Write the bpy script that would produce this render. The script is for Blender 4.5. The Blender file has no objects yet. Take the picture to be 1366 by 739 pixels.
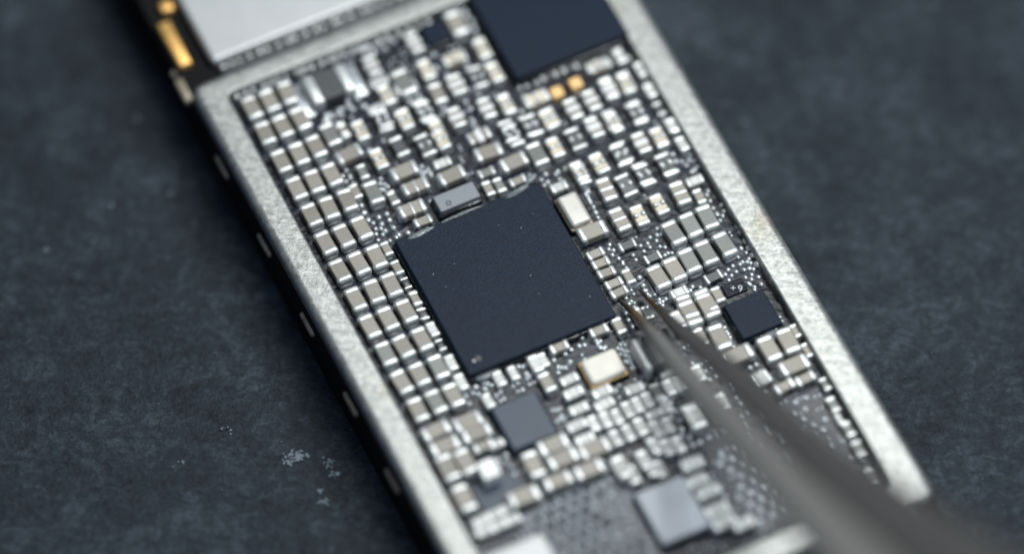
import bpy, bmesh, math, random
from mathutils import Vector, Matrix
R = math.radians
rnd = random.Random(7)
sc = bpy.context.scene
col = sc.collection

# ------------------------------------------------------------------ units: 1 unit = 1 cm
TILT = R(32.0)          # camera tilt from straight down
DIST = 25.0
SPAN = 4.27             # width seen at the focus distance
ZB = 0.29               # height of the board surface above the mat
ROT = R(25.7)           # how the board lies on the mat
TGT = Vector((0, 0, ZB))
CAM = TGT + Vector((0, -math.sin(TILT), math.cos(TILT))) * DIST
UP = Vector((0, math.cos(TILT), math.sin(TILT)))
FWD = (TGT - CAM).normalized()

def at(px, py, h=0.0):
    """point on the level h above the board surface, from a place measured on the photograph (1366 wide)"""
    d = FWD * DIST + Vector((1, 0, 0)) * ((px - 683) / 1366 * SPAN) + UP * (-(py - 369.5) / 1366 * SPAN)
    t = (ZB + h - CAM.z) / d.z
    return CAM + d * t

RI = Matrix.Rotation(-ROT, 3, 'Z')
def loc(px, py, h=0.0):
    return RI @ at(px, py, h)

# ------------------------------------------------------------------ materials
def new_mat(name):
    m = bpy.data.materials.new(name); m.use_nodes = True
    nt = m.node_tree
    return m, nt, nt.nodes['Principled BSDF']

def mat(name, color, rough=0.5, metal=0.0, spec=0.5, var=0.0, vscale=8.0, bump=0.0, bscale=60.0,
        coat=0.0, rvar=0.0, sss=0.0, detail=4.0, bdist=0.01, objvar=0.0):
    m, nt, b = new_mat(name)
    n, l = nt.nodes, nt.links
    b.inputs['Roughness'].default_value = rough
    b.inputs['Metallic'].default_value = metal
    b.inputs['Specular IOR Level'].default_value = spec
    b.inputs['Coat Weight'].default_value = coat
    b.inputs['Coat Roughness'].default_value = 0.08
    geo = n.new('ShaderNodeNewGeometry')
    pos = geo.outputs['Position']
    base = n.new('ShaderNodeRGB'); base.outputs[0].default_value = (*color, 1)
    out = base.outputs[0]
    if var or rvar:
        t = n.new('ShaderNodeTexNoise'); t.inputs['Scale'].default_value = vscale; t.inputs['Detail'].default_value = detail
        l.new(pos, t.inputs['Vector'])
        mr = n.new('ShaderNodeMapRange')
        mr.inputs['From Min'].default_value = 0.3; mr.inputs['From Max'].default_value = 0.7
        mr.inputs['To Min'].default_value = 1 - var; mr.inputs['To Max'].default_value = 1 + var
        l.new(t.outputs['Fac'], mr.inputs['Value'])
        v = n.new('ShaderNodeVectorMath'); v.operation = 'SCALE'
        l.new(out, v.inputs[0]); l.new(mr.outputs['Result'], v.inputs['Scale'])
        out = v.outputs[0]
        if rvar:
            mr2 = n.new('ShaderNodeMapRange')
            mr2.inputs['From Min'].default_value = 0.3; mr2.inputs['From Max'].default_value = 0.7
            mr2.inputs['To Min'].default_value = max(0.03, rough - rvar); mr2.inputs['To Max'].default_value = rough + rvar
            l.new(t.outputs['Fac'], mr2.inputs['Value']); l.new(mr2.outputs['Result'], b.inputs['Roughness'])
    if objvar:
        oi = n.new('ShaderNodeObjectInfo')
        mr = n.new('ShaderNodeMapRange')
        mr.inputs['To Min'].default_value = 1 - objvar; mr.inputs['To Max'].default_value = 1 + objvar
        l.new(oi.outputs['Random'], mr.inputs['Value'])
        v = n.new('ShaderNodeVectorMath'); v.operation = 'SCALE'
        l.new(out, v.inputs[0]); l.new(mr.outputs['Result'], v.inputs['Scale'])
        out = v.outputs[0]
    l.new(out, b.inputs['Base Color'])
    if bump:
        t2 = n.new('ShaderNodeTexNoise'); t2.inputs['Scale'].default_value = bscale; t2.inputs['Detail'].default_value = 3
        l.new(pos, t2.inputs['Vector'])
        bp = n.new('ShaderNodeBump'); bp.inputs['Strength'].default_value = bump; bp.inputs['Distance'].default_value = bdist
        l.new(t2.outputs['Fac'], bp.inputs['Height']); l.new(bp.outputs['Normal'], b.inputs['Normal'])
    if sss:
        b.inputs['Subsurface Weight'].default_value = sss
        b.inputs['Subsurface Radius'].default_value = (0.02, 0.02, 0.02)
    return m

M = {}
M['tan'] = mat('tan_ceramic', (0.235, 0.218, 0.185), 0.42, var=0.07, vscale=60, objvar=0.13)
M['grey'] = mat('grey_ceramic', (0.155, 0.162, 0.150), 0.42, var=0.07, vscale=60, objvar=0.12)
M['pale'] = mat('pale_ceramic', (0.50, 0.51, 0.49), 0.4, var=0.06, vscale=60, objvar=0.12)
M['dark'] = mat('dark_ceramic', (0.055, 0.060, 0.064), 0.38, var=0.1, vscale=60, objvar=0.15)
M['beige'] = mat('beige_ceramic', (0.56, 0.50, 0.39), 0.42, var=0.07, vscale=60, objvar=0.10)
M['white'] = mat('white_ceramic', (0.62, 0.62, 0.62), 0.4, var=0.05, vscale=60, objvar=0.10)
M['tin'] = mat('tinned_terminal', (0.56, 0.575, 0.57), 0.36, metal=0.6, var=0.08, vscale=45, bump=0.10, bscale=60, rvar=0.06, objvar=0.08)
M['solder'] = mat('solder', (0.50, 0.53, 0.55), 0.28, metal=0.55, var=0.12, vscale=60, bump=0.1, bscale=90, objvar=0.15)
M['gold'] = mat('gold_plating', (0.86, 0.50, 0.16), 0.42, metal=0.7, var=0.1, vscale=14, bump=0.1, bscale=60)
M['goldcap'] = mat('amber_ceramic', (0.80, 0.50, 0.20), 0.4, var=0.08, vscale=40)
M['dullgold'] = mat('dull_contact', (0.30, 0.255, 0.19), 0.45, metal=0.4, var=0.25, vscale=25, bump=0.2, bscale=60)
M['chip'] = mat('black_epoxy', (0.0042, 0.0110, 0.0245), 0.50, spec=0.17, var=0.45, vscale=110, bump=0.5, bscale=150, detail=2, bdist=0.004)
M['chip_blue'] = mat('blue_grey_epoxy', (0.014, 0.030, 0.056), 0.45, spec=0.5, var=0.15, vscale=14, bump=0.15, bscale=150, bdist=0.004)
M['chip_light'] = mat('pale_blue_epoxy', (0.46, 0.49, 0.53), 0.55, var=0.08, vscale=12, bump=0.12, bscale=120, bdist=0.004)
M['module'] = mat('grey_module', (0.185, 0.205, 0.225), 0.5, var=0.06, vscale=90, bump=0.1, bscale=150, bdist=0.004)
M['cream'] = mat('cream_lid', (0.63, 0.60, 0.53), 0.45, var=0.05, vscale=20, bump=0.05, bscale=60)
M['silverlid'] = mat('silver_lid', (0.46, 0.445, 0.41), 0.42, metal=0.3, var=0.06, vscale=25, bump=0.08, bscale=60)
M['label'] = mat('white_marker', (0.85, 0.85, 0.83), 0.5)
M['print'] = mat('white_print', (0.42, 0.47, 0.53), 0.6)
M['inkdot'] = mat('dark_dot', (0.035, 0.04, 0.05), 0.5)
M['plate'] = mat('shield_steel', (0.47, 0.48, 0.485), 0.46, metal=0.55, var=0.035, vscale=10, bump=0.06, bscale=140, bdist=0.004)
M['underfill'] = mat('underfill', (0.008, 0.010, 0.012), 0.18, var=0.3, vscale=30, bump=0.5, bscale=26)
M['slab'] = mat('board_edge', (0.006, 0.0065, 0.007), 0.6, spec=0.10, var=0.4, vscale=30, bump=0.3, bscale=80)
M['track'] = mat('masked_copper', (0.07, 0.08, 0.095), 0.3, metal=0.3, var=0.2, vscale=30)
M['haze'] = mat('mask_sheen', (0.085, 0.100, 0.122), 0.45, var=0.25, vscale=7, bump=0.15, bscale=40)  # paler colour stands for light reflected off the solder mask
M['haze2'] = mat('faint_mask_sheen', (0.015, 0.021, 0.032), 0.4, var=0.4, vscale=9, bump=0.15, bscale=40)  # weaker reflection off the mask, also put into the colour
M['ball'] = mat('tarnished_ball', (0.045, 0.055, 0.07), 0.3, metal=0.2, var=0.15, vscale=40, objvar=0.2)
M['epoxy'] = mat('epoxy_pad', (0.006, 0.008, 0.013), 0.4, spec=0.15, var=0.4, vscale=40, bump=0.3, bscale=60)
M['greyrim'] = mat('grey_edge_filler', (0.05, 0.06, 0.062), 0.35, var=0.4, vscale=30, bump=0.5, bscale=40)

# glossy flux residue: milky resin with a wet skin
m, nt, b = new_mat('flux_resin'); n, l = nt.nodes, nt.links
b.inputs['Base Color'].default_value = (0.30, 0.34, 0.36, 1); b.inputs['Roughness'].default_value = 0.22
b.inputs['Transmission Weight'].default_value = 0.45; b.inputs['IOR'].default_value = 1.45
t = n.new('ShaderNodeTexNoise'); t.inputs['Scale'].default_value = 40; g = n.new('ShaderNodeNewGeometry')
l.new(g.outputs['Position'], t.inputs['Vector'])
bp = n.new('ShaderNodeBump'); bp.inputs['Strength'].default_value = 0.5; bp.inputs['Distance'].default_value = 0.012
l.new(t.outputs['Fac'], bp.inputs['Height']); l.new(bp.outputs['Normal'], b.inputs['Normal'])
M['flux'] = m

# solder mask: dark blue-black, wet with flux so that it glints along fine wrinkles
m, nt, b = new_mat('solder_mask'); n, l = nt.nodes, nt.links
g = n.new('ShaderNodeNewGeometry')
t = n.new('ShaderNodeTexNoise'); t.inputs['Scale'].default_value = 5; t.inputs['Detail'].default_value = 5
l.new(g.outputs['Position'], t.inputs['Vector'])
cr = n.new('ShaderNodeValToRGB')
cr.color_ramp.elements[0].position = 0.38; cr.color_ramp.elements[0].color = (0.003, 0.005, 0.0095, 1)
cr.color_ramp.elements[1].position = 0.66; cr.color_ramp.elements[1].color = (0.009, 0.014, 0.027, 1)
l.new(t.outputs['Fac'], cr.inputs['Fac']); l.new(cr.outputs['Color'], b.inputs['Base Color'])
b.inputs['Roughness'].default_value = 0.30; b.inputs['Specular IOR Level'].default_value = 0.28
t2 = n.new('ShaderNodeTexNoise'); t2.inputs['Scale'].default_value = 28; t2.inputs['Detail'].default_value = 4; t2.inputs['Distortion'].default_value = 1.2
l.new(g.outputs['Position'], t2.inputs['Vector'])
vo = n.new('ShaderNodeTexVoronoi'); vo.inputs['Scale'].default_value = 30; vo.feature = 'SMOOTH_F1'
l.new(g.outputs['Position'], vo.inputs['Vector'])
ad = n.new('ShaderNodeMath'); ad.operation = 'ADD'; l.new(t2.outputs['Fac'], ad.inputs[0]); l.new(vo.outputs['Distance'], ad.inputs[1])
bp = n.new('ShaderNodeBump'); bp.inputs['Strength'].default_value = 0.22; bp.inputs['Distance'].default_value = 0.012
l.new(ad.outputs[0], bp.inputs['Height']); l.new(bp.outputs['Normal'], b.inputs['Normal'])
M['mask'] = m

# interposer frame: dull tin, speckled by the blasting, brushed scuffs
m, nt, b = new_mat('tinned_frame'); n, l = nt.nodes, nt.links
g = n.new('ShaderNodeNewGeometry')
tA = n.new('ShaderNodeTexNoise'); tA.inputs['Scale'].default_value = 34; tA.inputs['Detail'].default_value = 6; tA.inputs['Roughness'].default_value = 0.75
l.new(g.outputs['Position'], tA.inputs['Vector'])
mp = n.new('ShaderNodeMapping'); mp.inputs['Rotation'].default_value = (0, 0, R(50)); mp.inputs['Scale'].default_value = (10, 75, 20)
l.new(g.outputs['Position'], mp.inputs['Vector'])
tB = n.new('ShaderNodeTexNoise'); tB.inputs['Scale'].default_value = 1.0; tB.inputs['Detail'].default_value = 3; tB.inputs['Distortion'].default_value = 0.8
l.new(mp.outputs['Vector'], tB.inputs['Vector'])
tC = n.new('ShaderNodeTexNoise'); tC.inputs['Scale'].default_value = 3.2; tC.inputs['Detail'].default_value = 4
l.new(g.outputs['Position'], tC.inputs['Vector'])
cr = n.new('ShaderNodeValToRGB')
cr.color_ramp.elements[0].position = 0.38; cr.color_ramp.elements[0].color = (0.20, 0.207, 0.200, 1)
cr.color_ramp.elements[1].position = 0.60; cr.color_ramp.elements[1].color = (0.42, 0.43, 0.415, 1)
mx = n.new('ShaderNodeMath'); mx.operation = 'MULTIPLY_ADD'; mx.inputs[1].default_value = 0.22
l.new(tB.outputs['Fac'], mx.inputs[0])
ml = n.new('ShaderNodeMath'); ml.operation = 'MULTIPLY'; ml.inputs[1].default_value = 0.78
l.new(tA.outputs['Fac'], ml.inputs[0]); l.new(ml.outputs[0], mx.inputs[2])
l.new(mx.outputs[0], cr.inputs['Fac'])
st = n.new('ShaderNodeValToRGB')
st.color_ramp.elements[0].position = 0.62; st.color_ramp.elements[0].color = (1, 1, 1, 1)
st.color_ramp.elements[1].position = 0.80; st.color_ramp.elements[1].color = (0.80, 0.70, 0.52, 1)
l.new(tC.outputs['Fac'], st.inputs['Fac'])
mm = n.new('ShaderNodeMix'); mm.data_type = 'RGBA'; mm.blend_type = 'MULTIPLY'; mm.inputs['Factor'].default_value = 1
l.new(cr.outputs['Color'], mm.inputs[6]); l.new(st.outputs['Color'], mm.inputs[7]); l.new(mm.outputs[2], b.inputs['Base Color'])
b.inputs['Metallic'].default_value = 0.72; b.inputs['Roughness'].default_value = 0.44
bp = n.new('ShaderNodeBump'); bp.inputs['Strength'].default_value = 0.55; bp.inputs['Distance'].default_value = 0.006
l.new(mx.outputs[0], bp.inputs['Height']); l.new(bp.outputs['Normal'], b.inputs['Normal'])
M['frame'] = m

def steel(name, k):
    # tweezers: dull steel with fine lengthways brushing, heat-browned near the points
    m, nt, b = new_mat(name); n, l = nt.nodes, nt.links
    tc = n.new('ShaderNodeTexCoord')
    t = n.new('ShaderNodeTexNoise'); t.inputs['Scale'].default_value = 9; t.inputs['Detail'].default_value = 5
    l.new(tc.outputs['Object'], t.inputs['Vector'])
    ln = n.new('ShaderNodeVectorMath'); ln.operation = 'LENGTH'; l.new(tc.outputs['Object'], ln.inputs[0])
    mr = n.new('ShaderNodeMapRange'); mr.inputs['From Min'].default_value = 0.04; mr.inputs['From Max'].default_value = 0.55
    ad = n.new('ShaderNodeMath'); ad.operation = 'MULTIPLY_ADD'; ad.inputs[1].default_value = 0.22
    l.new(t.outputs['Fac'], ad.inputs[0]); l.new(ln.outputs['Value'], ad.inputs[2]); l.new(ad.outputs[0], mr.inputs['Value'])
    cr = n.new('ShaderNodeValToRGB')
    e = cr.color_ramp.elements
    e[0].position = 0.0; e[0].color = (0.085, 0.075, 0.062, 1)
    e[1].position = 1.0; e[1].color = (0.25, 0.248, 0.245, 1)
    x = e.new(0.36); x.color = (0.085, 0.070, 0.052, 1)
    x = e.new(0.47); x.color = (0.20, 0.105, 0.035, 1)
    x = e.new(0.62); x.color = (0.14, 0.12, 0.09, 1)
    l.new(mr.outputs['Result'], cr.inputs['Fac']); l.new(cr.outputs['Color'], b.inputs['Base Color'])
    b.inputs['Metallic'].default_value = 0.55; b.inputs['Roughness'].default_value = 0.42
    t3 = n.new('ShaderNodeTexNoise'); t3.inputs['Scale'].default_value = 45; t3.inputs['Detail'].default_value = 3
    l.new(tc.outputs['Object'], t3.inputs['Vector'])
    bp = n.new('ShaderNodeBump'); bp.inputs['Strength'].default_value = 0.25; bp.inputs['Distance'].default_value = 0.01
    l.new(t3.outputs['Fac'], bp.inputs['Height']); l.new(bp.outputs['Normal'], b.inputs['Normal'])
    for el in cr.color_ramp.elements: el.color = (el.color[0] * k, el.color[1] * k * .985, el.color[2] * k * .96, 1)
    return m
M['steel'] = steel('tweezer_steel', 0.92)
M['steel_shaded'] = steel('shaded_steel', 0.44)  # same steel darkened: shade on the right prong put into its colour

# work mat: matt charcoal, cloudy with fibres and scuffs
m, nt, b = new_mat('slate_mat'); n, l = nt.nodes, nt.links
g = n.new('ShaderNodeNewGeometry')
def noise(sc_, det, dist=0.0, rough=0.5, vec=None):
    t = n.new('ShaderNodeTexNoise'); t.inputs['Scale'].default_value = sc_; t.inputs['Detail'].default_value = det
    t.inputs['Distortion'].default_value = dist; t.inputs['Roughness'].default_value = rough
    l.new(vec or g.outputs['Position'], t.inputs['Vector']); return t.outputs['Fac']
def madd(a, k, c):
    x = n.new('ShaderNodeMath'); x.operation = 'MULTIPLY_ADD'; l.new(a, x.inputs[0]); x.inputs[1].default_value = k
    if isinstance(c, float): x.inputs[2].default_value = c
    else: l.new(c, x.inputs[2])
    return x.outputs[0]
mp = n.new('ShaderNodeMapping'); mp.inputs['Rotation'].default_value = (0, 0, R(-40)); mp.inputs['Scale'].default_value = (8, 26, 6)
l.new(g.outputs['Position'], mp.inputs['Vector'])
mp2 = n.new('ShaderNodeMapping'); mp2.inputs['Rotation'].default_value = (0, 0, R(25)); mp2.inputs['Scale'].default_value = (9, 26, 7)
l.new(g.outputs['Position'], mp2.inputs['Vector'])
big = noise(2.1, 4, 0.4); mid = noise(9, 6, 1.2, 0.65); fib = noise(1, 4, 2.2, 0.6, mp.outputs['Vector']); fib2 = noise(1, 4, 2.0, 0.6, mp2.outputs['Vector'])
s = madd(big, 0.20, 0.0); s = madd(mid, 0.24, s); s = madd(noise(24, 6, 0.8, 0.7), 0.24, s); s = madd(noise(70, 3, 0.5, 0.7), 0.10, s); s = madd(fib, 0.12, s); s = madd(fib2, 0.10, s)
cr = n.new('ShaderNodeValToRGB'); e = cr.color_ramp.elements
e[0].position = 0.38; e[0].color = (0.0065, 0.0086, 0.0118, 1)
e[1].position = 0.63; e[1].color = (0.066, 0.086, 0.108, 1)
x = e.new(0.51); x.color = (0.0235, 0.0310, 0.0400, 1)
l.new(s, cr.inputs['Fac']); l.new(cr.outputs['Color'], b.inputs['Base Color'])
b.inputs['Roughness'].default_value = 0.55; b.inputs['Specular IOR Level'].default_value = 0.16
fine = noise(60, 3, 0.5)
h = madd(fine, 0.25, s)
bp = n.new('ShaderNodeBump'); bp.inputs['Strength'].default_value = 0.9; bp.inputs['Distance'].default_value = 0.035
l.new(h, bp.inputs['Height']); l.new(bp.outputs['Normal'], b.inputs['Normal'])
M['mat'] = m

# ------------------------------------------------------------------ helpers
def tag(o, label=None, cat=None, group=None, kind=None):
    if label: o['label'] = label
    if cat: o['category'] = cat
    if group: o['group'] = group
    if kind: o['kind'] = kind
    return o

def link(name, me, parent=None, location=(0, 0, 0), rz=0.0, tilt=(0, 0)):
    o = bpy.data.objects.new(name, me); col.objects.link(o)
    o.location = location; o.rotation_euler = (tilt[0], tilt[1], rz)
    if parent: o.parent = parent
    return o

def finish(bm, name, material, smooth=True, flat_over=None):
    me = bpy.data.meshes.new(name)
    bm.normal_update()
    for f in bm.faces:
        f.smooth = smooth and not (flat_over and f.calc_area() > flat_over)
    bm.to_mesh(me); bm.free()
    me.materials.append(material)
    return me

def rbox(bm, cx, cy, cz, sx, sy, sz, bev=0.006, seg=2):
    """bevelled block added to bm, centred at cx,cy with its foot at cz"""
    v0 = set(bm.verts)
    r = bmesh.ops.create_cube(bm, size=1)
    for v in r['verts']:
        v.co = Vector((cx + v.co.x * sx, cy + v.co.y * sy, cz + sz / 2 + v.co.z * sz))
    ed = list({e for v in r['verts'] for e in v.link_edges})
    bev = min(bev, min(sx, sy, sz) * 0.47)
    if bev > 0:
        bmesh.ops.bevel(bm, geom=ed, offset=bev, segments=seg, profile=0.5, affect='EDGES')

def dome(bm, cx, cy, cz, rx, ry, rz, seg=10):
    r = bmesh.ops.create_uvsphere(bm, u_segments=seg, v_segments=6, radius=1)
    for v in r['verts']:
        v.co = Vector((cx + v.co.x * rx, cy + v.co.y * ry, cz + v.co.z * rz))

def wn(o):
    o.modifiers.new('normals', 'WEIGHTED_NORMAL'); return o

def poly_prism(pts, z0, z1, bev=0.0, seg=2):
    bm = bmesh.new()
    lo = [bm.verts.new((p[0], p[1], z0)) for p in pts]; hi = [bm.verts.new((p[0], p[1], z1)) for p in pts]
    nn = len(pts)
    bm.faces.new(lo[::-1]); top = bm.faces.new(hi)
    for i in range(nn): bm.faces.new((lo[i], lo[(i + 1) % nn], hi[(i + 1) % nn], hi[i]))
    if bev:
        bmesh.ops.bevel(bm, geom=list(top.edges), offset=bev, segments=seg, profile=0.5, affect='EDGES')
    bmesh.ops.recalc_face_normals(bm, faces=bm.faces)
    return bm

# ------------------------------------------------------------------ the surface the board lies on
bm = bmesh.new()
bmesh.ops.create_grid(bm, x_segments=1, y_segments=1, size=40)
surf = link('work_surface', finish(bm, 'work_surface', M['mat'], False))
tag(surf, kind='structure')

# ------------------------------------------------------------------ the board
board = link('circuit_board', None, None, (0, 0, 0), ROT)
tag(board, 'dark phone circuit board crowded with tiny soldered components inside a silver metal rim', 'circuit board')

# rim, measured in the board's own axes
HF = 0.065
xl_o = sum(loc(*p, HF - 0.02).x for p in [(306, 226), (384, 366), (459, 506), (533, 646)]) / 4 + 0.012
xl_i = sum(loc(*p, HF).x for p in [(325, 165.4), (357, 226), (393.7, 293), (432.8, 366), (471, 430), (511, 506), (551, 575), (588, 646)]) / 8
xr_i = sum(loc(*p, HF).x for p in [(871, 100), (914, 176), (980, 289), (1019, 356), (1068, 440), (1110.4, 516), (1143.6, 570)]) / 7
xr_o = sum(loc(*p, HF).x for p in [(924, 100), (965, 176), (1025, 280), (1068, 356), (1118, 440), (1163, 516), (1196, 570), (1245, 646)]) / 8
yt_o = (loc(304, 92, HF).y + loc(540, 5, HF).y) / 2
yt_i = (loc(330, 116, HF).y + loc(540, 29, HF).y) / 2
yb_i = (loc(1165, 655, HF).y + loc(1060, 700, HF).y) / 2
yb_o = yb_i - 0.125
print('RIM', xl_o, xl_i, xr_i, xr_o, yt_o, yt_i, yb_i)

def arc(cx, cy, r, a0, a1, k=6):
    return [(cx + r * math.cos(R(a0 + (a1 - a0) * i / k)), cy + r * math.sin(R(a0 + (a1 - a0) * i / k))) for i in range(k + 1)]

def ring_mesh(x0, x1, y0, y1, X0, X1, Y0, Y1, ro, ri, z0, z1, bev):
    """rectangular ring: outer x0..x1,y0..y1, inner X0..X1,Y0..Y1, with round corners"""
    def rr(a, b_, c, d, r):
        return arc(b_ - r, d - r, r, 0, 90) + arc(a + r, d - r, r, 90, 180) + arc(a + r, c + r, r, 180, 270) + arc(b_ - r, c + r, r, 270, 360)
    O = rr(x0, x1, y0, y1, ro); I = rr(X0, X1, Y0, Y1, ri)
    bm = bmesh.new(); k = len(O)
    def ringv(P, z): return [bm.verts.new((p[0], p[1], z)) for p in P]
    o0, o1, i0, i1 = ringv(O, z0), ringv(O, z1), ringv(I, z0), ringv(I, z1)
    te = []
    for i in range(k):
        j = (i + 1) % k
        bm.faces.new((o0[i], o0[j], o1[j], o1[i])); bm.faces.new((i0[j], i0[i], i1[i], i1[j]))
        bm.faces.new((o1[i], o1[j], i1[j], i1[i])); bm.faces.new((o0[j], o0[i], i0[i], i0[j]))
    bm.edges.ensure_lookup_table()
    so1, si1 = set(o1), set(i1)
    ge = [e for e in bm.edges if (e.verts[0] in so1 and e.verts[1] in so1)]
    gi = [e for e in bm.edges if (e.verts[0] in si1 and e.verts[1] in si1)]
    bmesh.ops.bevel(bm, geom=ge, offset=bev, segments=4, profile=0.5, affect='EDGES')
    bmesh.ops.bevel(bm, geom=[e for e in gi if e.is_valid], offset=bev * 0.35, segments=2, profile=0.5, affect='EDGES')
    bmesh.ops.recalc_face_normals(bm, faces=bm.faces)
    return bm

fr = wn(link('metal_rim', finish(ring_mesh(xl_o, xr_o, yb_o, yt_o, xl_i, xr_i, yb_i, yt_i, 0.055, 0.03, ZB - 0.05, ZB + HF, 0.034), 'metal_rim', M['frame']), board))
# small tab that steps down from the rim at its lower right corner
bm = bmesh.new(); rbox(bm, xr_o - 0.19, yb_o - 0.028, ZB - 0.045, 0.20, 0.09, HF + 0.042, 0.03, 3)
wn(link('rim_tab', finish(bm, 'rim_tab', M['frame']), fr))

# substrate: dark laminate under the rim, longer than the rim at both ends
bm = bmesh.new()
yt_s, yb_s = yt_o + 2.2, yb_o - 0.42
rbox(bm, (xl_o + xr_o) / 2, (yt_s + yb_s) / 2, 0.012, xr_o - xl_o + 0.01, yt_s - yb_s, ZB - 0.012, 0.012, 2)
sub = wn(link('substrate', finish(bm, 'substrate', M['slab']), board))
bm = bmesh.new()
rbox(bm, (xl_i + xr_i) / 2, (yt_i + yb_i) / 2, ZB - 0.03, xr_i - xl_i + 0.02, yt_i - yb_i + 0.02, 0.034, 0, 1)
link('solder_mask', finish(bm, 'solder_mask', M['mask'], False), board)
# unseen wing added to the board's left, out of view, to shade the mat
bm = bmesh.new(); rbox(bm, xl_o - 0.52, yt_o + 1.72, 0.012, 1.06, 1.3, ZB + 0.12, 0.02, 2)
wn(link('unseen_wing', finish(bm, 'unseen_wing', M['slab']), board))

# contacts along the left edge
def edge_contact(px, py, length, mt, h, w=0.045, tall=0.03, name='edge_contact', label=None, top=False):
    p = loc(px, py, h)
    bm = bmesh.new(); rbox(bm, 0, 0, -tall / 2, w, length, tall, 0.012, 3)
    o = link(name, finish(bm, name, mt), sub, (p.x if top else xl_o - 0.008, p.y, ZB + h))
    if label: o['label'] = label
    return o
for px, py in ((300, 222), (356, 326), (412, 432), (470, 538), (527, 640)):
    edge_contact(px, py, 0.125, M['dullgold'], -0.07, w=0.026, tall=0.032)
edge_contact(248, 122, 0.13, M['dullgold'], -0.02, w=0.045, tall=0.04)
edge_contact(222, 12, 0.055, M['gold'], 0.012, w=0.06, tall=0.05, label='short gold contact', top=True)
edge_contact(233, 62, 0.245, M['gold'], 0.012, w=0.06, tall=0.05, label='long gold contact', top=True)
bm = bmesh.new(); dome(bm, 0, 0, 0, 0.02, 0.02, 0.02)
link('solder_blob', finish(bm, 'solder_blob', M['dullgold']), sub, (xl_o - 0.006, loc(237, 98, -0.03).y, ZB - 0.03))

# steel shield above the rim, top left
a, c = loc(283, 82, 0.06), loc(505, -3, 0.06)
px0, pyb = a.x, (a.y + c.y) / 2
bm = bmesh.new(); rbox(bm, px0 + 0.8, pyb + 0.8, ZB + 0.002, 1.6, 1.6, 0.058, 0.02, 3)
wn(link('shield_plate', finish(bm, 'shield_plate', M['plate']), board))
bm = bmesh.new(); rbox(bm, (px0 + xr_o) / 2 + 0.02, (pyb + yt_o) / 2 - 0.004, ZB + 0.001, xr_o - px0, 0.04, 0.022, 0.008, 2)
link('filler_strip', finish(bm, 'filler_strip', M['greyrim']), board)

# ------------------------------------------------------------------ component kinds
cache = {}
def cap_meshes(kind, L, W_, H, tl, bodymat, termmat, bulge=0.005, extra=None):
    k = (kind, round(L, 3), round(W_, 3), round(H, 3))
    if k in cache: return cache[k]
    bm = bmesh.new(); rbox(bm, 0, 0, 0.002, W_ - bulge, L - tl, H - bulge, 0.006, 2)
    body = finish(bm, kind, bodymat, True, 0.0008)
    bm = bmesh.new()
    rbox(bm, 0, 0, 0, W_ + bulge * 0.4, tl, H, min(tl, H) * 0.42, 5)
    # solder creeping up the end
    dome(bm, 0, tl * 0.36, 0.0, W_ * 0.46, tl * 0.30, H * 0.34, 12)
    term = finish(bm, 'terminal', termmat)
    cache[k] = (body, term); return cache[k]

KIND = {  # name, length, width, height, terminal length, body, terminal material
    'T': ('ceramic_capacitor', 0.122, 0.069, 0.049, 0.033, 'tan', 'tin'),
    't': ('ceramic_capacitor', 0.122, 0.069, 0.049, 0.032, 'grey', 'tin'),
    's': ('small_capacitor', 0.080, 0.044, 0.036, 0.024, 'tan', 'tin'),
    'g': ('small_capacitor', 0.080, 0.044, 0.036, 0.024, 'grey', 'tin'),
    'p': ('pale_capacitor', 0.082, 0.047, 0.038, 0.026, 'pale', 'tin'),
    'r': ('chip_resistor', 0.078, 0.046, 0.028, 0.018, 'dark', 'tin'),
    'C': ('beige_filter', 0.108, 0.060, 0.045, 0.026, 'beige', 'tin'),
    'M': ('dark_filter', 0.114, 0.068, 0.036, 0.022, 'dark', 'tin'),
    'W': ('white_filter', 0.108, 0.062, 0.050, 0.026, 'tan', 'tin'),
    'w': ('banded_capacitor', 0.124, 0.067, 0.050, 0.032, 'tan', 'tin'),
}
occupied = []   # (x, y, half) in board axes
counts = {}
overflow = {}
def put(kind, orient, px, py, s=1.0, rzj=None):
    name, L, W_, H, tl, bmt, tmt = KIND[kind]
    L *= s; W_ *= s; tl *= s
    if s > 1.05: H *= s
    p = loc(px, py, H * 0.85)
    rz = (0 if orient == 'D' else R(90)) + R(rnd.gauss(0, 1.4)) if rzj is None else rzj
    if not (xl_i + 0.01 < p.x < xr_i - 0.01 and yb_i - 0.3 < p.y < yt_i): return None
    counts[name] = counts.get(name, 0) + 1
    hx, hy = (W_ / 2, L / 2) if orient == 'D' else (L / 2, W_ / 2)
    occupied.append((p.x, p.y, hx, hy))
    body, term = cap_meshes(kind, L, W_, H, tl, M[bmt], M[tmt])
    root = link(name, body, board, (p.x, p.y, ZB + 0.003), rz, (R(rnd.gauss(0, 1.2)), R(rnd.gauss(0, 1.2))))
    for sg in (1, -1):
        link('terminal', term, root, (0, sg * (L - tl) / 2, 0), 0 if sg > 0 else math.pi)
    if kind in 'CM':
        kb = ('bump', kind)
        if kb not in cache:
            bm = bmesh.new(); dome(bm, 0, 0, 0, 0.0125, 0.015, 0.012)
            cache[kb] = finish(bm, 'solder_bump', M['tin'])
        for sg in (1, -1):
            link('solder_bump', cache[kb], root, (sg * W_ * 0.27, 0, H - 0.004))
    if kind in 'Ww':
        kb = ('band', kind)
        if kb not in cache:
            bm = bmesh.new(); rbox(bm, 0, 0, 0, W_ + 0.002, 0.036 if kind == 'W' else 0.022, H - 0.001, 0.010, 3)
            cache[kb] = finish(bm, 'band', M['tin'] if kind == 'w' else M['white'])
        link('band', cache[kb], root, (0, 0, 0))
    return root

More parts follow.
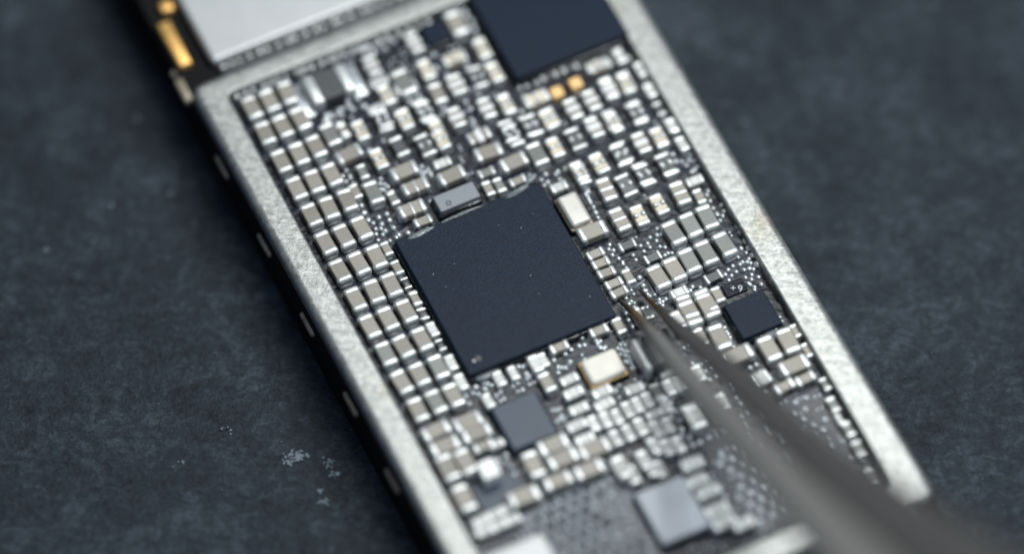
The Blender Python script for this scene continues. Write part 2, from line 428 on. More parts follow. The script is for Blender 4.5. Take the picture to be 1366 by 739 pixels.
def run(ox, oy, k, text):
    for it in text.replace('\n', ';').split(';'):
        it = it.split()
        if not it: continue
        kd, x, y = it[0], float(it[1]), float(it[2])
        s = float(it[3]) if len(it) > 3 else 1.0
        px, py = ox + x / k, oy + y / k
        if kd[0] == 'y': tiny_list.append((kd, px, py, s))
        else: put(kd[0], kd[1], px, py, s)

tiny_list = []
Z = 4.018
# three long files of capacitors beside the left rim
col1 = [(336, 143.5), (353.5, 178.6), (375, 215.4), (395.2, 252), (415.4, 287), (434.3, 324.3), (454.3, 361.5), (474.4, 398.6), (493.3, 434.8), (514.2, 472), (535.4, 509.5), (556.5, 547)]
for i, (x, y) in enumerate(col1):
    f = 23.2 + i * 0.10
    for j in range(3):
        put('t' if (i >= 9 and (i + j) % 3 == 0) else 'T', 'D', x + f * j + rnd.gauss(0, .4), y - 9.9 * j + rnd.gauss(0, .4), 1.0)
run(290, 90, Z, '''
tD 605 360; sD 675 342; TA 705 465; CD 765 340; sD 740 665; gD 778 560; tD 835 672; CD 865 490; MD 880 268
CD 905 150; tD 1000 80 1.15; CD 1000 282; MD 1110 240; TD 1178 140 .9; rD 975 425 1.35; MD 1112 418; CD 1200 388; WD 1280 272; WD 1285 92
TA 1000 556 1.03; wA 1060 640 .98; TA 1255 580 1.03; pA 1205 512; gD 940 700; y 700 560; y 720 600; y 680 590; y 660 235; y 690 205; y 630 250; y 880 370; y 800 420 2; y 1110 545; y 1130 580; y 885 605; y 895 640
''')
run(500, 0, Z, '''
WD 210 232; TD 435 125 1.1; CD 275 375; WD 430 458; MD 550 415; CD 640 390; CA 425 312; CD 575 262; CD 60 510
MD 255 592; CD 160 637; MD 42 650; WD 435 632; WD 597 582; CD 705 562; CA 862 528 1.1; rA 930 405; rA 1040 362; CA 1200 350; WD 1250 470
WD 1062 585; WD 1160 540; pD 1312 300; CD 1345 440; MD 828 675; CD 930 640; CD 1280 660; WD 1170 680; CD 335 700; MD 715 705
y 785 490 1.6; y 840 450 1.6; y 540 180 2; y 500 90 2; y 470 60 1.6; y 490 590; y 520 650; pA 165 468 1.3; y 170 510 1.6; y 220 490 1.6; y 20 270 2; y 10 360 2
''')
run(560, 90, Z, '''
MD 35 242; WA 315 368; TA 365 455 1.04; TA 502 507 1.04; tD 630 466 1.03; MD 500 365; CD 460 195; MD 602 312; CD 700 270; CD 725 430; MD 832 385
WD 935 325; CD 1035 295; MD 1160 240; pD 1345 312; CD 855 557; CD 965 515; MD 1075 472; WD 1185 405; CD 1280 378; MD 1105 632; MD 1205 578; MD 1322 522 1.05
gA 355 565; sD 365 650; gD 425 632; sA 525 608; pA 745 642; y 680 590 1.4; y 660 610; y 760 545 1.2; y 740 580; y 890 640 1.3; y 900 690; y 250 230; y 295 300; y 20 540; y 35 565; y 860 600
''')
run(760, 60, Z, '''
CA 140 112 .9; pD 265 62; pD 380 132; pD 430 247; CD 302 210; rD 480 345 .9; pD 555 432; pD 602 532; WD 210 240; MD 362 370; CD 222 405; CD 478 495; MD 278 580
CD 155 635; CD 50 680; MD 512 640; MD 390 690; MD 30 505; WD 130 445; y 560 600 1.3; y 620 615; y 655 600; y 640 660 1.4; y 680 690 1.6; y 700 640; y 490 340; y 520 370
''')
run(720, 230, Z, '''
sA 102 75; CD 225 15; wD 357 92; wD 752 112; wD 428 252; CD 535 232; CD 640 172; pA 830 45; sD 855 130; TA 282 315 1.08
tD 717 325 1.04; tD 810 280 1.04; tD 897 240 1.04; tD 990 385 1.04; tD 892 430 1.04; tD 803 472 1.04; TD 722 520 1.04; TD 636 560 1.04
sA 298 436 1.05; sA 326 486 1.05; sA 356 538 1.05; sA 397 594 1.05; sA 426 642 1.05
rA 470 390; rA 605 455; sD 475 558; pA 747 643 1.05; rA 930 560 1.05; sD 955 655 1.05; TD 892 690 1.06; TD 790 722 1.06
y 385 395; y 380 420; y 435 468; y 455 490; y 560 380; y 575 405; y 610 335; y 635 375; y 680 410; y 690 430; y 545 580 1.5; y 580 640; y 600 655; y 650 690; y 500 700; y 640 310
y 250 85; y 255 120; y 265 140; y 295 195; y 305 220; y 830 620; y 870 625; y 820 640; y 885 100; y 905 130; y 940 200; y 960 235; y 980 185; y 1000 220
y 1060 405; y 1100 395; y 1020 530; y 1005 555; y 1045 510; y 1085 500; y 1075 460; y 1115 440; y 1120 490; y 1130 525; y 1150 470; y 1165 505; y 1155 560; y 1112 572; y 1170 600; y 1140 608
''')
run(780, 340, Z, '''
TD 565 312 1.08; TD 660 272 1.08; TD 722 440 1.08; sD 622 440 1.2; TA 822 537 1.12; TD 990 502 1.08; TD 1090 460 1.08; TA 1122 592 1.1; sA 1182 662 1.15; sA 1072 703 1.15
sD 183 380 1.1; sA 75 405 1.12; pD 500 352 1.2; pD 285 325; gD 335 310 .9; sD 1005 180 .9; sD 1065 275 .9; sD 1132 408 .9; sD 1195 510 .95
y 900 620 1.5; y 935 640 1.6; y 930 600 1.3; y 960 650 1.4; y 950 680 1.4; y 60 465 1.3; y 85 480 1.3; y 200 490 1.1; y 210 520 1.1; y 240 555 1.3; y 255 580 1.3; y 440 640 1.4; y 360 660; y 300 700
y 760 400 1.1; y 770 420; y 790 470; y 800 490; y 230 240; y 250 260; y 330 200; y 345 220; y 400 250; y 420 240; y 560 580; y 215 290; y 245 360 1.2
''')
run(600, 420, Z, '''
sA 585 172 1.1; pD 500 242 .9; pD 457 262 1.1; pD 340 312 .9; pD 265 342 1.0; pD 205 460 .95; TD 520 362 .82; pA 640 345 1.05; pA 662 416 1.15; pA 990 396 1.1; pA 815 412 1.15; pA 828 478 1.15
pA 690 502 1.1; pD 770 582; pD 835 562; pD 897 546; pD 952 508; pD 1006 482; pD 1060 456; pA 1096 530 1.0; gD 1110 412 1.1; pD 1175 390 1.05; pD 1226 370; pA 1165 303 1.0; pD 890 660 1.05; pD 956 632 1.05
pD 1022 600 1.15; pD 1106 612 1.1; pD 1166 592 1.0; pD 1090 700; pD 1160 705; pD 1222 695 1.05; pA 680 592 1.15; pA 722 662 1.1; TD 1305 545 1.1; pD 1332 312 1.1
y 715 135 1.3; y 672 170 1.3; y 632 228 1.5; y 390 262 1.3; y 400 290 1.3; y 215 352 1.3; y 190 345 1.2; y 375 378 1.3; y 350 390; y 280 426 1.2; y 260 440; y 320 285 1.2; y 345 275; y 160 370 1.3; y 130 360 1.2; y 170 405 1.3
y 600 290 1.3; y 620 265 1.2; y 570 255 1.3; y 795 152 1.4; y 820 150 1.2; y 920 165 1.2; y 930 195 1.2; y 970 240 1.3; y 965 265 1.2; y 1015 335 1.4; y 1040 345 1.2; y 440 340 1.3; y 420 350; y 585 520 1.2; y 610 545 1.2; y 570 500; y 590 560; y 890 380; y 900 420; y 870 400; y 850 370
''')
run(560, 555, Z, '''
TA 715 152 1.12; TA 765 227 1.12; TA 935 172 1.15; TA 905 285 1.08; TD 607 258 1.08; TA 738 345 1.02; TA 555 430 1.15; pD 1080 275 1.5; pD 1140 315 1.2; pD 1200 235 1.2; pD 1240 280 1.1; pD 1285 285 1.1; pD 1266 168 ; pD 1322 172
TA 85 78 1.05; TA 132 158 1.08; TA 255 30 1.08; TA 302 88 1.08; sA 340 160 1.2; TD 150 275 1.1; TD 245 245 1.08; TD 235 440 1.12; pA 410 150 .9; pA 330 562 1.05; pA 398 527 1.05; pA 460 497 1.0; pA 345 615 1.05; pA 418 585 1.05; pA 490 555 1.05
y 440 215 1.4; y 450 245; y 410 520; y 530 295 1.3; y 500 280; y 1000 350 1.5; y 1050 445 2; y 1020 480 1.8; y 1050 525 1.5; y 1105 525 1.5; y 1100 630 2.2; y 1040 620 1.8; y 990 260 1.5; y 1000 240 1.3
''')
run(780, 520, Z, '''
pD 435 82; pD 585 145 1.45; pA 575 395 1.3; pA 600 485 1.25; pA 660 545 1.4; pA 705 638 1.4; pA 742 705 1.4; pD 740 60 1.1; pA 850 715 1.2
y 485 130 1.5; y 515 182 1.7; y 545 232 1.6; y 735 545 2.2; y 470 85 1.4; y 820 55; y 570 270 1.3; y 640 265 1.6
''')
run(960, 480, Z, '''
gD 565 132 .85; gD 607 240 1.0; gD 688 372 1.0; gD 745 472 1.0; gD 818 612 1.05; pD 640 318 .6; pA 215 85 .9; pA 235 110 .9; y 250 205 1.5; y 780 545 1.8; y 240 140 1.5
''')

run(350, 240, Z, '''
sD 665 370 .95; sD 722 470 .95; rD 770 555 .75; sD 820 637 .95; rD 855 718 .75; y 645 185 1.3; y 660 220 1.3; y 680 258 1.3; y 755 283 1.4; sA 860 222 1.05; y 540 150 1.3; y 555 190 1.4; y 600 240; y 615 300; y 640 270; y 700 310; wA 800 155 1.0; gD 700 100 .9; y 640 30 1.1; y 650 75
''')
run(340, 360, Z, '''
sD 856 152 .95; rD 905 238 .75; pD 950 320 .95; rD 995 405 .75; pD 1050 497 1.0; pD 1103 600 1.05; y 1140 690 1.3; y 1150 660
''')
run(200, 0, Z, '''
WD 1187 355; pA 1228 440 1.1; gD 960 672 .9; gD 1030 690 .9; y 1040 575 1.6; y 1072 562 1.5; y 985 600 1.3; y 990 635 1.3; y 1150 290 1.8; y 1180 250 1.6; pA 1210 585 1.0; y 930 600 1.6; y 1130 545 2; y 1080 250 1.4; y 1290 200 1.6
''')
run(500, 0, Z, '''
y 330 240 1.6; y 300 270 1.6; y 350 350 1.8; y 380 380 1.4; y 500 560 1.3; y 360 560 1.3; y 340 620 1.3; y 540 490 1.3; y 110 450; y 90 560 1.4; y 200 560 1.3; y 560 700 1.2; y 760 600 1.6; y 480 320 1.6; y 600 350 1.4
''')
# ------------------------------------------------------------------ chips and other single components
def quad(pts, h):
    P = [loc(x, y, h) for x, y in pts]
    cx = sum(p.x for p in P) / 4; cy = sum(p.y for p in P) / 4
    # pts run: left corner, top corner, right corner, bottom corner
    w = ((P[1].x - P[0].x) + (P[2].x - P[3].x)) / 2; d = ((P[0].y - P[3].y) + (P[1].y - P[2].y)) / 2
    return cx, cy, abs(w), abs(d)

def block(name, pts, h, mt, bev=0.006, label=None, z0=0.0, rz=0.0, fill=True, parent=None):
    cx, cy, w, d = quad(pts, h)
    occupied.append((cx, cy, w / 2, d / 2))
    bm = bmesh.new(); rbox(bm, 0, 0, z0, w, d, h - z0, bev, 3)
    o = wn(link(name, finish(bm, name, mt), parent or board, (cx, cy, ZB), rz))
    if label: o['label'] = label
    if fill:
        bm = bmesh.new(); rbox(bm, 0, 0, 0, w + 0.022, d + 0.022, h * 0.45, 0.012, 2)
        link('underfill', finish(bm, 'underfill', M['underfill']), o, (0, 0, 0.004))
    o['wd'] = (w, d)
    return o

main = block('processor_chip', [(527, 320), (722, 243), (820, 420), (626, 502)], 0.062, M['chip'], 0.006, 'large square matt black chip at the middle of the board')
w, d = main['wd']
bm = bmesh.new(); bmesh.ops.create_circle(bm, cap_ends=True, radius=0.014, segments=20)
q = loc(638, 478, 0.063)
link('pin_mark', finish(bm, 'pin_mark', M['inkdot'], False), main, (q.x - main.location.x, q.y - main.location.y, 0.0635))
bm = bmesh.new(); dome(bm, 0, 0, 0, 0.008, 0.008, 0.006); q = loc(632, 482, 0.063)
link('glint_speck', finish(bm, 'glint_speck', M['tin']), main, (q.x - main.location.x, q.y - main.location.y, 0.064))  # bright dome stands for the glint beside the pin mark

bm = bmesh.new()
for i in range(12):
    r = rnd.choice((.0011, .0013, .0016, .0024)); dome(bm, rnd.uniform(-.47, .47) * w, rnd.uniform(-.47, .47) * d, 0.0622, r, r * rnd.uniform(.7, 1.6), r * .6, 6)
tag(link('dust_specks', finish(bm, 'dust_specks', M['print']), main), kind='stuff')
block('memory_chip', [(600, -60), (763, -120), (821, 52), (684, 107)], 0.075, M['chip'], 0.006, 'black chip cut off by the top of the picture')
block('logic_chip', [(560, 36), (592, 23), (606, 48), (574, 62)], 0.04, M['chip'], 0.005, 'smallest black chip')
block('power_chip', [(967, 404), (1018, 388), (1043, 428), (990, 456)], 0.055, M['chip'], 0.005, 'small black chip near the right side of the rim')
block('radio_chip', [(656, 544), (711, 519), (744, 571), (686, 606)], 0.05, M['chip_blue'], 0.008, 'blue grey chip below the large black chip')
block('sensor_chip', [(848, 660), (906, 631), (948, 695), (886, 729)], 0.06, M['chip_light'], 0.010, 'pale blue grey chip near the bottom')
mod = block('oscillator', [(577, 264), (629, 240), (640, 259), (590, 285)], 0.06, M['module'], 0.006, 'grey block with a small dark ring mark')
bm = bmesh.new()
k = 20; rings = [[bm.verts.new((r_ * math.cos(6.2832 * i / k), r_ * math.sin(6.2832 * i / k), 0)) for i in range(k)] for r_ in (0.007, 0.0125)]
for i in range(k): bm.faces.new((rings[0][i], rings[1][i], rings[1][(i + 1) % k], rings[0][(i + 1) % k]))
q = loc(598.5, 271, 0.06)
link('pin_mark', finish(bm, 'pin_mark', M['inkdot'], False), mod, (q.x - mod.location.x, q.y - mod.location.y, 0.0612))

def crystal(name, pts, mt, label, base):
    o = block(name, pts, 0.058, mt, 0.017, label, z0=0.022)
    w, d = o['wd']
    bm = bmesh.new(); rbox(bm, 0, 0, 0.004, w + 0.014, d + 0.014, 0.028, 0.01, 2)
    link('ceramic_base', finish(bm, 'ceramic_base', base), o)
    return o
crystal('crystal_can', [(741, 264), (766, 252), (791, 290), (765, 304)], M['silverlid'], 'upright silver beige can right of the large chip', M['dullgold'])
crystal('crystal_can', [(773, 480), (820, 462), (835, 491), (791, 515)], M['cream'], 'cream can with a golden edge below the large chip', M['goldcap'])
block('white_marker', [(636, 618), (656, 610), (669, 628), (648, 642)], 0.085, M['label'], 0.002, 'bright white square', fill=False)
block('bare_pad', [(620, 652), (680, 628), (712, 655), (655, 684)], 0.012, M['chip_blue'], 0.004, fill=False)
block('connector_housing', [(640, 740), (722, 706), (760, 768), (668, 808)], 0.09, M['white'], 0.03, 'white block cut off by the bottom of the picture')
for (x, y) in ((743, 122), (768, 110)):
    block('amber_capacitor', [(x - 11, y - 1), (x + 2, y - 11), (x + 11, y + 1), (x - 2, y + 11)], 0.045, M['goldcap'], 0.008, fill=False)
# dark recess with a printed mark
rec = block('epoxy_pad', [(960, 383), (985, 370), (1000, 382), (974, 398)], 0.014, M['epoxy'], 0.003, 'glossy black patch with a white printed mark', fill=False)

def text_mesh(s, size):
    cu = bpy.data.curves.new('t', 'FONT'); cu.body = s; cu.size = size; cu.align_x = 'CENTER'; cu.align_y = 'CENTER'; cu.extrude = 0.001
    o = bpy.data.objects.new('t', cu); col.objects.link(o)
    dg = bpy.context.evaluated_depsgraph_get()
    me = bpy.data.meshes.new_from_object(o.evaluated_get(dg))
    bpy.data.objects.remove(o); return me
occupied[-1] = (occupied[-1][0], occupied[-1][1], occupied[-1][2] + 0.03, occupied[-1][3] + 0.03)
for ch, px, py in (('+', 978, 385), ('9', 987.5, 385.5)):
    me = text_mesh(ch, 0.044); me.materials.clear(); me.materials.append(M['print'])
    q = loc(px, py, 0.014)
    link('printed_mark', me, rec, (q.x - rec.location.x, q.y - rec.location.y, 0.0155), R(-24))

# power inductor with long terminals, top left
def inductor(px, py, wv, lu, H, tw, label, bmt, sides=(-1, 1), tall=1.0, rz=0.0):
    p = loc(px, py, H)
    occupied.append((p.x, p.y, wv / 2, lu / 2))
    bm = bmesh.new(); rbox(bm, 0, 0, 0.004, wv - tw, lu - 0.012, H - 0.004, 0.008, 3)
    o = wn(link('power_inductor', finish(bm, 'power_inductor', M[bmt]), board, (p.x, p.y, ZB), rz)); o['label'] = label
    bm = bmesh.new(); rbox(bm, 0, 0, 0, tw, lu, H * 1.01 * tall, 0.016, 4)
    tm = finish(bm, 'terminal', M['tin'])
    for sg in sides: link('terminal', tm, o, (sg * (wv - tw) / 2, 0, 0.002))
    bm = bmesh.new(); rbox(bm, 0, 0, 0, 0.055, lu * 1.12, 0.012, 0.005, 2)
    pm = finish(bm, 'solder_pad', M['solder'])
    for sg in (-1, 1) if len(sides) > 1 else (): link('solder_pad', pm, o, (sg * (wv / 2 + 0.02), 0, 0.0))
    return o
inductor(438.5, 111, 0.205, 0.155, 0.07, 0.058, 'dark grey block between two long silver terminals near the upper left corner', 'dark')
inductor(878, 463, 0.185, 0.165, 0.11, 0.032, 'tall dark block under the tweezer points', 'dark', (-1,))

# ------------------------------------------------------------------ solder joints: small rounded lumps, most of them in pairs
joints = []
bead = []
def joint_at(x, y, r):
    joints.append((x, y, r))
for kd, px, py, s in tiny_list:
    p = loc(px, py, 0.018)
    r = 0.0105 * s ** 0.7
    a = R(rnd.choice((0, 0, 90)) + rnd.gauss(0, 6))
    for sg in (-1, 1):
        joint_at(p.x - math.sin(a) * sg * r * 1.5, p.y + math.cos(a) * sg * r * 1.5, r)
    occupied.append((p.x, p.y, r * 2, r * 2.6))
# bead row against the rim, at the top, and down its right side
for (x0, y0), (x1, y1), k in (((296, 90), (530, -4), 20), ((316, 128), (404, 92), 9), ((404, 94), (470, 68), 7), ((478, 66), (570, 30), 8), ((792, 12), (832, 58), 7), ((838, 78), (858, 102), 3), ((300, 150), (366, 262), 0), ((945, 215), (985, 280), 8), ((985, 300), (1010, 350), 6)):
    for i in range(k):
        t_ = (i + rnd.uniform(-.2, .2)) / max(1, k - 1)
        p = loc(x0 + (x1 - x0) * t_, y0 + (y1 - y0) * t_, 0.02)
        bead.append((p.x, p.y, rnd.uniform(0.0145, 0.019))); occupied.append((p.x, p.y, .016, .016))

def ball_mesh():
    bm = bmesh.new(); dome(bm, 0, 0, 0, 1, 1, 0.9, 12); return finish(bm, 'solder_joint', M['solder'])
bme = ball_mesh()
bm = bmesh.new(); dome(bm, 0, 0, 0, 1, 1, 0.9, 12); bdm = finish(bm, 'solder_bead', M['tin'])
for x, y, r in bead:
    o = link('solder_bead', bdm, board, (x, y, ZB + 0.012)); o.scale = (r, r, r)
joints.sort(key=lambda j: -j[2])
for x, y, r in joints[:100]:
    o = link('solder_joint', bme, board, (x, y, ZB + 0.008)); o.scale = (r, r * rnd.uniform(.9, 1.15), r)
_b = bmesh.new(); dome(_b, 0, 0, 0, 1, 1, 1, 10); _b.verts.ensure_lookup_table()
BV = [v.co.copy() for v in _b.verts]; BF = [[v.index for v in f.verts] for f in _b.faces]; _b.free()
def merged_balls(name, L, mt, label=None):
    V, F = [], []
    for x, y, r in L:
        k = len(V); V += [(x + v.x * r, y + v.y * r * 1.1, ZB + 0.005 + v.z * r * 0.9) for v in BV]; F += [[i + k for i in f] for f in BF]
    me = bpy.data.meshes.new(name); me.from_pydata(V, [], F); me.materials.append(mt)
    me.polygons.foreach_set('use_smooth', [True] * len(F))
    o = link(name, me, board); tag(o, kind='stuff')
    if label: o['label'] = label
    return o
rest = joints[100:]

# unfilled ball grids: three fields
field = []
def grid_field(poly_px, pitch, r, h=0.0, stagger=False, skip=0.06, dark=False):
    P = [loc(x, y, h) for x, y in poly_px]
    def inside(x, y):
        c = False; j = len(P) - 1
        for i in range(len(P)):
            if (P[i].y > y) != (P[j].y > y) and x < (P[j].x - P[i].x) * (y - P[i].y) / (P[j].y - P[i].y) + P[i].x: c = not c
            j = i
        return c
    xs = [p.x for p in P]; ys = [p.y for p in P]
    y = min(ys); row = 0
    while y < max(ys):
        x = min(xs) + (pitch / 2 if (row % 2 and stagger) else 0)
        while x < max(xs):
            if inside(x, y) and rnd.random() > skip and not any(abs(x - a) < hx + r * .6 and abs(y - b_) < hy + r * .6 for a, b_, hx, hy in occupied):
                field.append((x + rnd.gauss(0, .0015), y + rnd.gauss(0, .0015), r * rnd.uniform(.88, 1.12), dark))
            x += pitch
        y += pitch * (0.87 if stagger else 1); row += 1
grid_field([(700, 690), (790, 635), (835, 640), (865, 739), (880, 790), (760, 820)], 0.054, 0.0185, stagger=True, skip=0.02, dark=True)
grid_field([(945, 575), (975, 580), (1060, 690), (1020, 705), (970, 670)], 0.050, 0.0165, stagger=True)
grid_field([(1045, 540), (1075, 525), (1135, 600), (1165, 650), (1140, 650), (1080, 590)], 0.047, 0.0145, stagger=True, skip=.25)
# the nearest ones to the camera show largest
field.sort(key=lambda j: j[1] * math.cos(ROT) + j[0] * math.sin(ROT))
bm = bmesh.new(); dome(bm, 0, 0, 0, 1, 1, 0.8, 12); fme = finish(bm, 'solder_ball', M['solder'])
vis = [f for f in field if -1.40 < f[1] * math.cos(ROT) + f[0] * math.sin(ROT)]
hid = [f for f in field if f not in vis]
bm = bmesh.new(); dome(bm, 0, 0, 0, 1, 1, 0.7, 12); fmd = finish(bm, 'solder_ball', M['ball'])
for x, y, r, dk in vis[:100]:
    o = link('solder_ball', fmd if dk else fme, board, (x, y, ZB + 0.005)); o.scale = (r, r, r)
if vis[100:]: merged_balls('solder_ball_field', [f[:3] for f in vis[100:]], M['solder'])

# loose fill between the parts: pads and beads in the gaps that nothing else covers
fill = []
tries = 0
while len(fill) < 360 and tries < 12000:
    tries += 1
    x = rnd.uniform(xl_i + 0.03, xr_i - 0.03); y = rnd.uniform(yb_i + 0.05, yt_i - 0.03)
    r = rnd.uniform(0.006, 0.0105)
    if any(abs(x - a) < hx + r * 1.8 and abs(y - b_) < hy + r * 1.8 for a, b_, hx, hy in occupied): continue
    a = R(rnd.choice((0, 90))); x2, y2 = x - math.sin(a) * r * 2.6, y + math.cos(a) * r * 2.6
    if any(abs(x2 - c) < hx + r and abs(y2 - b_) < hy + r for c, b_, hx, hy in occupied): continue
    fill.append((x, y, r)); fill.append((x - math.sin(a) * r * 2.6, y + math.cos(a) * r * 2.6, r)); occupied.append((x, y, r * 2.6, r * 2.6))
merged_balls('solder_grains', rest + fill, M['solder'], 'tiny solder grains scattered between the components')

# lighter patches: reflected light painted as colour over the bare landing areas
def lay_sheen(P, z, mt, name):
    pts = [loc(x, y, z) for x, y in P]
    if sum(a.x * b_.y - b_.x * a.y for a, b_ in zip(pts, pts[1:] + pts[:1])) < 0: pts = pts[::-1]
    bm = poly_prism([(p.x, p.y) for p in pts], ZB + 0.003, ZB + z)
    return link(name, finish(bm, name, mt, False), board)
lay_sheen([(690, 690), (790, 632), (838, 632), (885, 739), (905, 800), (750, 830)], 0.0075, M['haze'], 'sheen_patch')
lay_sheen([(1040, 540), (1088, 517), (1112, 540), (1165, 655), (1135, 655), (1070, 590)], 0.0075, M['haze2'], 'sheen_patch')
lay_sheen([(930, 568), (972, 575), (1060, 692), (1012, 710), (962, 672)], 0.0075, M['haze2'], 'sheen_patch')
# flux residue: flat irregular crusts
def crust(px, py, lx, ly, rz, h=0.03, parent=None, z=0.012):
    p = loc(px, py, h)
    bm = bmesh.new(); k = 26; pts = []
    for i in range(k):
        a = 6.2832 * i / k
        q = 1 + 0.28 * math.sin(2 * a + rnd.uniform(0, .6)) + rnd.uniform(-.16, .16)
        pts.append((lx * math.cos(a) * q, ly * math.sin(a) * q))
    bm = poly_prism(pts, 0, h, min(ly * 0.35, h * .7), 2)
    o = link('flux_residue', finish(bm, 'flux_residue', M['flux']), board, (p.x, p.y, ZB + z), rz)
    return o
for a in ((562, 312, 0.055, 0.014, R(-2), 0.055), (615, 288, 0.09, 0.010, R(-2), 0.05), (690, 257, 0.05, 0.013, R(4), 0.055), (708, 240, 0.03, 0.015, R(10), 0.045),
          (1050, 395, 0.014, 0.09, R(8), 0.03), (740, 300, 0.012, 0.08, R(0), 0.03), 
          (650, 500, 0.05, 0.02, R(0), 0.02), 
          (1025, 452, 0.04, 0.03, R(5), 0.02)):
    crust(*a)

# a few bare tracks at the lower right
def track(P, wid=0.006):
    pts = [loc(x, y, 0.005) for x, y in P]
    bm = bmesh.new()
    for a, b_ in zip(pts[:-1], pts[1:]):
        d = (b_ - a); nrm = Vector((-d.y, d.x, 0)).normalized() * wid / 2
        vs = [bm.verts.new((q.x, q.y, ZB + 0.0045)) for q in (a - nrm, b_ - nrm, b_ + nrm, a + nrm)]
        r = bmesh.ops.extrude_face_region(bm, geom=[bm.faces.new(vs)])
        for v in r['geom']:
            if isinstance(v, bmesh.types.BMVert): v.co.z += 0.003
    bmesh.ops.recalc_face_normals(bm, faces=bm.faces)
    return link('copper_track', finish(bm, 'copper_track', M['track'], False), board)
track([(1044, 533), (1090, 512)]); track([(1046, 538), (1096, 516)]); track([(1040, 520), (1092, 497)])
track([(845, 385), (862, 372), (875, 395), (893, 400)], 0.008); track([(790, 452), (822, 440), (838, 470)], 0.007)
track([(520, 300), (532, 312), (545, 304)], 0.008); track([(872, 335), (868, 352), (880, 392), (905, 384)], 0.008)

# ------------------------------------------------------------------ tweezers
tw_tip = at(828, 402, 0.03)
tw = link('tweezers', None, None, tw_tip)
tag(tw, 'grey steel tweezers reaching in from the lower right, two pointed prongs nearly closed', 'tweezers')
def prong(P, roll, mt):
    """P: (px, py, height above board, width, thickness)"""
    C = [at(x, y, h) for x, y, h, *_ in P]
    # carry on along the same line, well past the edge of the picture
    bm = bmesh.new(); loops = []
    # smooth resampling of the measured stations
    S = []
    for i in range(len(C) - 1):
        for k in range(6):
            t_ = k / 6
            p0, p1, p2, p3 = C[max(i - 1, 0)], C[i], C[i + 1], C[min(i + 2, len(C) - 1)]
            q = 0.5 * ((2 * p1) + (p2 - p0) * t_ + (2 * p0 - 5 * p1 + 4 * p2 - p3) * t_ ** 2 + (3 * p1 - p0 - 3 * p2 + p3) * t_ ** 3)
            w = min(1.12, 0.84 + 0.045 * i) * (P[i][3] + (P[i + 1][3] - P[i][3]) * t_); th = P[i][4] + (P[i + 1][4] - P[i][4]) * t_
            S.append((q, w, th))
    S.append((C[-1], P[-1][3], P[-1][4]))
    K = 20
    for i, (q, w, th) in enumerate(S):
        d = (S[min(i + 1, len(S) - 1)][0] - S[max(i - 1, 0)][0]).normalized()
        side = d.cross(Vector((0, 0, 1))).normalized(); up = side.cross(d).normalized()
        ring = []
        for k in range(K):
            a = 6.2832 * k / K; ca, sa = math.cos(a), math.sin(a)
            e_ = 0.5
            # boxy section, turned a little about its own axis
            x_ = math.copysign(abs(ca) ** e_, ca) * w / 2; z_ = math.copysign(abs(sa) ** e_, sa) * th / 2
            x_, z_ = x_ * math.cos(roll) - z_ * math.sin(roll), x_ * math.sin(roll) + z_ * math.cos(roll)
            ring.append(bm.verts.new(q + side * x_ + up * z_ - tw_tip))
        loops.append(ring)
    for A, B in zip(loops[:-1], loops[1:]):
        for k in range(K): bm.faces.new((A[k], A[(k + 1) % K], B[(k + 1) % K], B[k]))
    bm.faces.new(loops[0]); bm.faces.new(loops[-1][::-1])
    bmesh.ops.recalc_face_normals(bm, faces=bm.faces)
    return link('prong', finish(bm, 'prong', mt), tw)
prong([(828, 402, 0.045, 0.012, 0.02), (848, 420, 0.11, 0.034, 0.03), (872, 447, 0.23, 0.064, 0.045), (904, 487, 0.42, 0.086, 0.06), (934, 522, 0.58, 0.104, 0.07), (1001, 597, 0.95, 0.140, 0.09), (1036, 634, 1.13, 0.160, 0.10), (1102, 708, 1.50, 0.205, 0.12), (1322, 950, 2.70, 0.30, 0.16), (1700, 1320, 4.6, 0.34, 0.18)], R(20), M['steel'])
prong([(854, 388, 0.05, 0.012, 0.02), (878, 412, 0.13, 0.034, 0.03), (907, 440, 0.24, 0.060, 0.045), (944, 470, 0.40, 0.088, 0.06), (1001, 522, 0.66, 0.115, 0.075), (1079, 597, 1.03, 0.150, 0.10), (1122, 634, 1.22, 0.175, 0.11), (1212, 708, 1.62, 0.245, 0.13), (1444, 900, 2.70, 0.34, 0.16), (1715, 1320, 4.6, 0.34, 0.18)], R(-22), M['steel_shaded'])

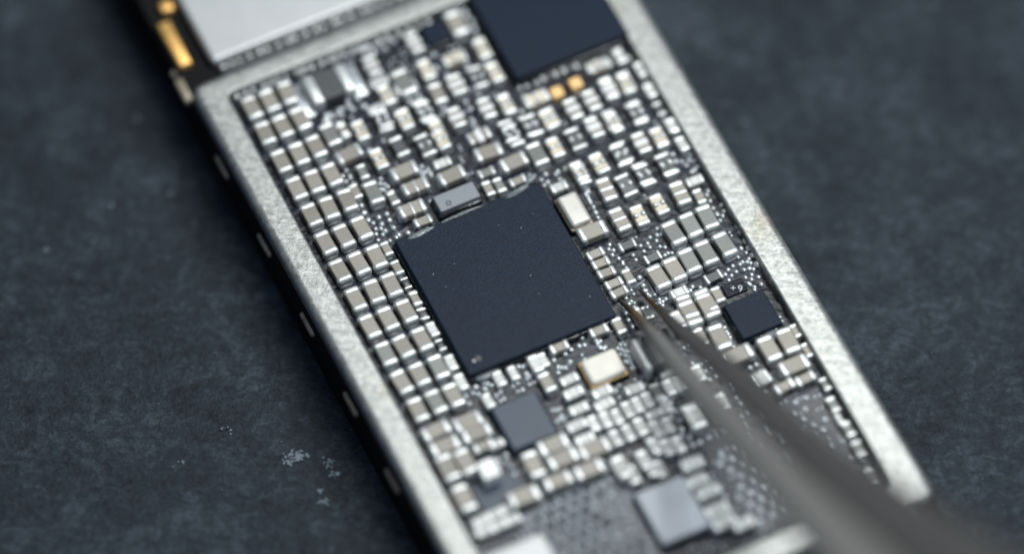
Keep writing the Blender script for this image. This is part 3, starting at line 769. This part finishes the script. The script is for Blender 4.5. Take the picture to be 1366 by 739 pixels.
# ------------------------------------------------------------------ dust and pale scuffs on the mat
bm = bmesh.new()
def flake(px, py, lx, ly, rz):
    p = at(px, py, -ZB)
    k = 14; pts = []
    for i in range(k):
        a = 6.2832 * i / k; q = 1 + rnd.uniform(-.35, .35)
        x, y = lx * math.cos(a) * q, ly * math.sin(a) * q
        pts.append((p.x + x * math.cos(rz) - y * math.sin(rz), p.y + x * math.sin(rz) + y * math.cos(rz)))
    b2 = poly_prism(pts, 0.001, 0.003 + rnd.random() * 0.006); me = bpy.data.meshes.new('f'); b2.to_mesh(me); b2.free(); bm.from_mesh(me); bpy.data.meshes.remove(me)
for i in range(60):
    a = rnd.gauss(0, 1); c_ = rnd.gauss(0, 1)
    flake(392 + 9 * a, 612 - 2 * a + 4 * c_, rnd.uniform(.003, .011), rnd.uniform(.002, .006), rnd.uniform(0, 3))
for (cx, cy, k, s_) in ((437, 618, 8, 6), (449, 634, 7, 4), (431, 669, 8, 4), (428, 655, 4, 3), (300, 574, 3, 5), (243, 617, 2, 2), (123, 322, 2, 2), (182, 157, 3, 2), (169, 66, 2, 1.5), (150, 275, 2, 3), (228, 258, 3, 3), (63, 333, 2, 2), (993, 164, 2, 2), (1021, 207, 2, 2), (1243, 8, 2, 2)):
    for i in range(k * 2): flake(cx + rnd.gauss(0, s_), cy + rnd.gauss(0, s_ * .7), rnd.uniform(.002, .008), rnd.uniform(.002, .005), rnd.uniform(0, 3))
for i in range(130):
    flake(rnd.uniform(-20, 1390), rnd.uniform(-30, 760), rnd.uniform(.0015, .0035), rnd.uniform(.0015, .003), 0)
M['dust'] = mat('pale_dust', (0.125, 0.155, 0.185), 0.75, var=0.35, vscale=40)
dust = link('dust', finish(bm, 'dust', M['dust'], False)); tag(dust, kind='stuff')

# ------------------------------------------------------------------ light, camera, picture
w = bpy.data.worlds.new('World'); sc.world = w; w.use_nodes = True
bg = w.node_tree.nodes['Background']; bg.inputs['Color'].default_value = (0.42, 0.66, 1.0, 1); bg.inputs['Strength'].default_value = 0.17

def area(name, pos, size, energy, color, target=(0, 0, ZB), sy=None):
    la = bpy.data.lights.new(name, 'AREA'); la.energy = energy; la.color = color; la.size = size
    if sy: la.shape = 'RECTANGLE'; la.size_y = sy
    o = bpy.data.objects.new(name, la); col.objects.link(o); o.location = pos
    o.rotation_euler = (Vector(target) - Vector(pos)).to_track_quat('-Z', 'Y').to_euler()
    return o
area('key_softbox', (1.3, 2.15, 8.0), 5.4, 660, (0.985, 1.0, 0.97), sy=3.8)
area('side_lamp', (4.6, 0.6, 7.6), 1.1, 330, (0.95, 0.99, 1.0))
area('front_fill', (0.8, -6.0, 6.5), 2.2, 60, (0.84, 0.94, 1.0))

cd = bpy.data.cameras.new('camera'); cam = bpy.data.objects.new('camera', cd); col.objects.link(cam)
cam.location = CAM; cam.rotation_euler = (TILT, 0, 0)
cd.sensor_width = 36; cd.lens = 36 * DIST / SPAN; cd.clip_start = 0.5; cd.clip_end = 300
cd.dof.use_dof = True; cd.dof.focus_distance = DIST - 0.015
cd.dof.aperture_fstop = cd.lens / 1000 / 1.72
cd.dof.aperture_blades = 0
sc.camera = cam
sc.view_settings.view_transform = 'Standard'; sc.view_settings.look = 'None'
sc.view_settings.exposure = 0; sc.view_settings.gamma = 1
print('COUNTS', counts, 'joints', len(joints), 'field', len(field), len(vis))
